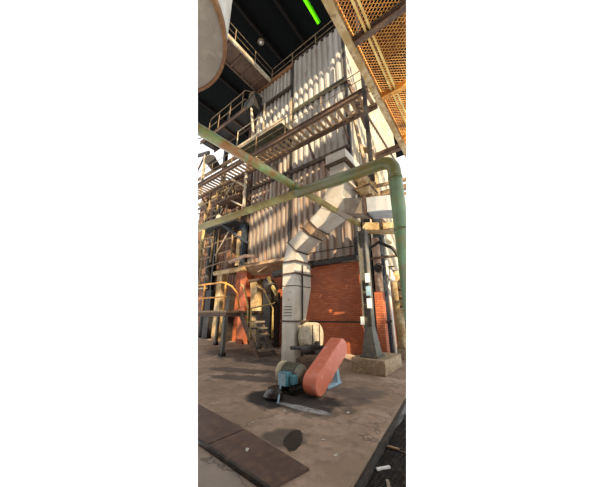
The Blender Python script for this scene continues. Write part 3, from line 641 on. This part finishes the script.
# recessed brown sheeting behind the services
struct('wall_recess', corrugated(-20, -11.2, 3.6, 12.5, 10.5, .3, .05), 'brown_vessel')
struct('trim_20', B().ibeam((-16.4,10.3,0), (-16.4,10.3,20), .3, .3, .03), 'steel_dark')
struct('trim_21', B().ibeam((-12.1,10.1,0), (-12.1,10.1,20), .3, .3, .03), 'steel')
for i, (z, y, x0, m, l) in enumerate(((12.9,9.3,-19,'steel_pale','pale bundle pipe high on the left beneath the upper platform'), (12.2,9.1,-19,'steel','second brown pipe below the pale one at the left'), (9.9,8.9,-18,'lagging','cream lagged level pipe at the far left under the long walkway'), (9.3,8.7,-18,'steel','brown level pipe directly under the cream lagged one'), (7.6,8.9,-17,'steel_pale','bleached level pipe beside the white strutted balcony'))):
    tag(B().tube([(x0,y,z+.1), (-11.1,y,z)], .09 if i else .13, 10).done('pipe', m), l, 'pipe')
t = thing('drum', 'dark round drum end in the clutter under the big green pipe', 'drum', (-15.3, 8.6, 12))
B().tube([(-15.6,8.9,12.9), (-15.2,8.3,12.9)], .42, 20).done('shell', 'steel_dark', t)
B().tube([(-15.22,8.32,12.9), (-15.15,8.22,12.9)], .46, 20).done('rim', 'steel_dark', t)
t = thing('cable_tray', 'dark bracket frame against the bright gap at the left edge', 'frame', (-16.5, 8.5, 11))
B().beam((-18.5,8.3,14.6), (-15.6,8.3,13.8), .18, .25).done('beam', 'steel_dark', t)
B().beam((-16.1,8.3,14.0), (-16.1,8.3,10.4), .16, .16).done('post', 'rail_white', t)
B().beam((-18,8.3,11.5), (-16.1,8.3,13.9), .1, .1).done('brace', 'steel', t)
# things under and behind the deck
t = thing('chute', 'yellow lit sheet chute behind the top of the stair', 'chute', (-8.7, 8.3, 1.6))
B().hull8([(-9.0,8.0,0),(-8.7,8.0,0),(-8.7,8.3,0),(-9.0,8.3,0),(-9.6,8.2,3.1),(-9.1,8.2,3.1),(-9.1,8.7,3.1),(-9.6,8.7,3.1)]).done('body', 'lagging', t)
B().box(-9.7, -8.9, 8.15, 8.75, 3.1, 3.2).done('flange', 'steel', t)
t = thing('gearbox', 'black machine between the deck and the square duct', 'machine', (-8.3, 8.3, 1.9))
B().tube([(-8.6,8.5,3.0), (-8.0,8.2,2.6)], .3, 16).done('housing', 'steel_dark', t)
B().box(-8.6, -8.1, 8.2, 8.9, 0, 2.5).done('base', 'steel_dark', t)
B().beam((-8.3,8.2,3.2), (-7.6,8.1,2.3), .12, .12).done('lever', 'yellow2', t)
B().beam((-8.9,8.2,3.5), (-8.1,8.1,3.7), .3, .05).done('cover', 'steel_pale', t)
for i, x in enumerate((-13.2, -10.9)):
    tag(B().box(x, x+.5, 8.6, 9.0, 0, 3.9).done('brick_pier', 'lagging' if i == 0 else 'brick'), ['pale pier in the shade below the left deck', 'brick pier behind the left deck, left of the stair'][i], 'pier')
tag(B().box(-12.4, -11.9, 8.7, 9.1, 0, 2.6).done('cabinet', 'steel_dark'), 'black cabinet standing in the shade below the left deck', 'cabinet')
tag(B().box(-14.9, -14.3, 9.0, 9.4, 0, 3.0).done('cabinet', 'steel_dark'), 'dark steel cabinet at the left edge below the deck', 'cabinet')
tag(B().tube([(-13.2,8.4,3.9), (-10.2,8.4,3.9)], .14, 12).done('pipe', 'lagging'), 'sunlit cream pipe just above the deck handrail', 'pipe')
tag(B().tube([(-11.2,8.0,4.3), (-10.0,8.1,4.5), (-9.2,8.3,4.4)], .1, 12).done('pipe', 'pinkish'), 'pinkish white bent pipe at the left foot of the corrugated sheets', 'pipe')

# ================================================================== TANK, TOP LEFT
t = thing('tank', 'large round tank seen from below at the top left corner', 'tank', (-3.05, .6, 5))
cx, cy, R0 = -2.86, .42, 1.02
B().tube([(cx,cy,5.02), (cx,cy,5.06)], R0-.03, 56).done('bottom_plate', 'vessel', t)
b = B(); n = 56
for i in range(n):
    a, c = 2*PI*i/n, 2*PI*(i+1)/n
    def q(a, r, z): return (cx+r*math.cos(a), cy+r*math.sin(a), z)
    b.hull8([q(a,R0-.035,5.0),q(c,R0-.035,5.0),q(c,R0+.01,5.0),q(a,R0+.01,5.0),q(a,R0-.035,5.1),q(c,R0-.035,5.1),q(c,R0+.01,5.1),q(a,R0+.01,5.1)])
b.done('rim', 'vessel_rim', t)
B().tube([(cx,cy,5.1), (cx,cy,8.0)], R0, 56).done('shell', 'vessel_side', t)

# lamp under the roof
t = thing('lamp', 'small round hanging lamp under the dark roof', 'lamp', (-10.2, 8.3, 21))
sh = B().tube([(-10.2,8.3,21.05), (-10.2,8.3,21.15), (-10.2,8.3,21.35)], [.24,.22,.08], 18).done('shade', 'lamp', t)
B().tube([(-10.2,8.3,21.35), (-10.2,8.3,21.7)], .025, 6).done('stem', 'roofsteel', t)
B().sphere((-10.2,8.3,21.06), .1, 12).done('bulb', 'white', sh)

# ================================================================== FLOOR ITEMS
for i, (poly, l) in enumerate(((([(-5.2,2.14),(-2.93,2.0),(-2.89,2.52),(-5.2,2.74)]), 'rusty brown floor plate at the left edge'), ([(-2.90,2.0),(-1.80,1.93),(-1.70,2.36),(-2.86,2.52)], 'rusty brown floor plate nearest the viewer, right of the other'))):
    tag(B().prism(poly, 2, 0, .022).done('cover_plate', 'plate'), l, 'cover plate', 'rusty trench cover plates')
tag(B().prism([(-5.2,2.08),(-1.8,1.88),(-1.8,1.91),(-5.2,2.12)], 2, 0, .045).done('angle_iron', 'steel_dark'), 'dark angle iron along the near edge of the rusty floor plates', 'angle iron')
def blob(cx, cy, rx, ry, n=26, j=.25, rot=0):
    out = []
    for i in range(n):
        a = 2*PI*i/n; k = 1+random.uniform(-j, j); x, y = rx*k*math.cos(a), ry*k*math.sin(a)
        out.append((cx+x*math.cos(rot)-y*math.sin(rot), cy+x*math.sin(rot)+y*math.cos(rot)))
    return out
tag(B().prism([(-2.30,2.98),(-2.22,2.92),(-2.12,2.80),(-2.06,2.68),(-2.04,2.56),(-2.08,2.50),(-2.16,2.54),(-2.24,2.58),(-2.30,2.66),(-2.34,2.76),(-2.36,2.86),(-2.36,2.94)], 2, 0, .005).done('oil_spill', 'oil'), 'dark fan-shaped hollow in the floor above the nearest rusty plate', 'oil spill', kind='stuff')
b = B()
R_ = []
for k_, (rr_, zz) in enumerate(((.19, 0), (.2, .05), (.17, .13), (.1, .19), (.02, .21))):
    R_.append([(-3.46+rr_*1.0*math.cos(a)+zz*.3, 3.66+rr_*.8*math.sin(a), zz*.9) for a in [2*PI*i/20 for i in range(20)]])
b.loft(R_)
tag(b.done('cover', 'oil'), 'black oily domed cover lying in front of the teal motor box', 'cover')
scr = [(-2.98,2.75,'scrap of pale paper beside the seam of the rusty plates'), (-7.0,4.7,'white scrap on the floor below the left deck'), (-2.9,3.35,'pale chip on the floor left of the red guard foot'), (-1.9,2.95,'small white chip on the floor near the pit edge'), (-1.62,2.75,'tiny pale chip beside the pit edge'), (-2.05,3.9,'small dark chip right of the red guard'), (-2.45,2.2,'white flake on the nearest rusty plate')]
for x, y, l in scr:
    z0 = .022 if (-2.9 < x < -1.8 and y < 2.5) else 0
    tag(B().prism(blob(x,y,.035,.02,7,.3,random.random()*3), 2, z0, z0+.008).done('litter', 'rubble'), l, 'litter')

# pit at right: mesh grate, rusty plates, bits
t = thing('floor_grate', 'dark mesh grate lying in the pit at the lower right', 'grate', (-.9, 3.2, -.12))
b = B()
y = 2.45
while y < 4.6: b.box(-1.36, 0.2, y, y+.008, -.1, -.08); y += .035
x = -1.36
while x < 0.2: b.box(x, x+.008, 2.45, 4.6, -.105, -.085); x += .05
b.done('wire_mesh', 'steel_dark', t)
for y in (2.45, 3.45, 4.6): B().box(-1.4, .2, y-.02, y+.02, -.16, -.08).done('frame_bar', 'plate', t)
for x, y, z, a, L_, m, l in ((-1.18,2.98,-.07,.9,.16,'white','white stick lying on the mesh grate'), (-1.22,3.45,-.07,.1,.14,'steel_pale','curled pale scrap at the far side of the mesh grate'), (-1.05,2.75,-.07,2.0,.14,'vessel','grey scrap near the bottom of the mesh grate')):
    d = Vector((math.cos(a), math.sin(a), 0))*L_/2; p = Vector((x,y,z))
    tag(B().beam(p-d, p+d, .03, .015).done('scrap', m), l, 'scrap')
tag(B().box(-1.32, .3, 1.4, 2.42, -.14, -.1).done('cover_plate', 'plate'), 'brown plate in the pit below the mesh grate', 'cover plate')
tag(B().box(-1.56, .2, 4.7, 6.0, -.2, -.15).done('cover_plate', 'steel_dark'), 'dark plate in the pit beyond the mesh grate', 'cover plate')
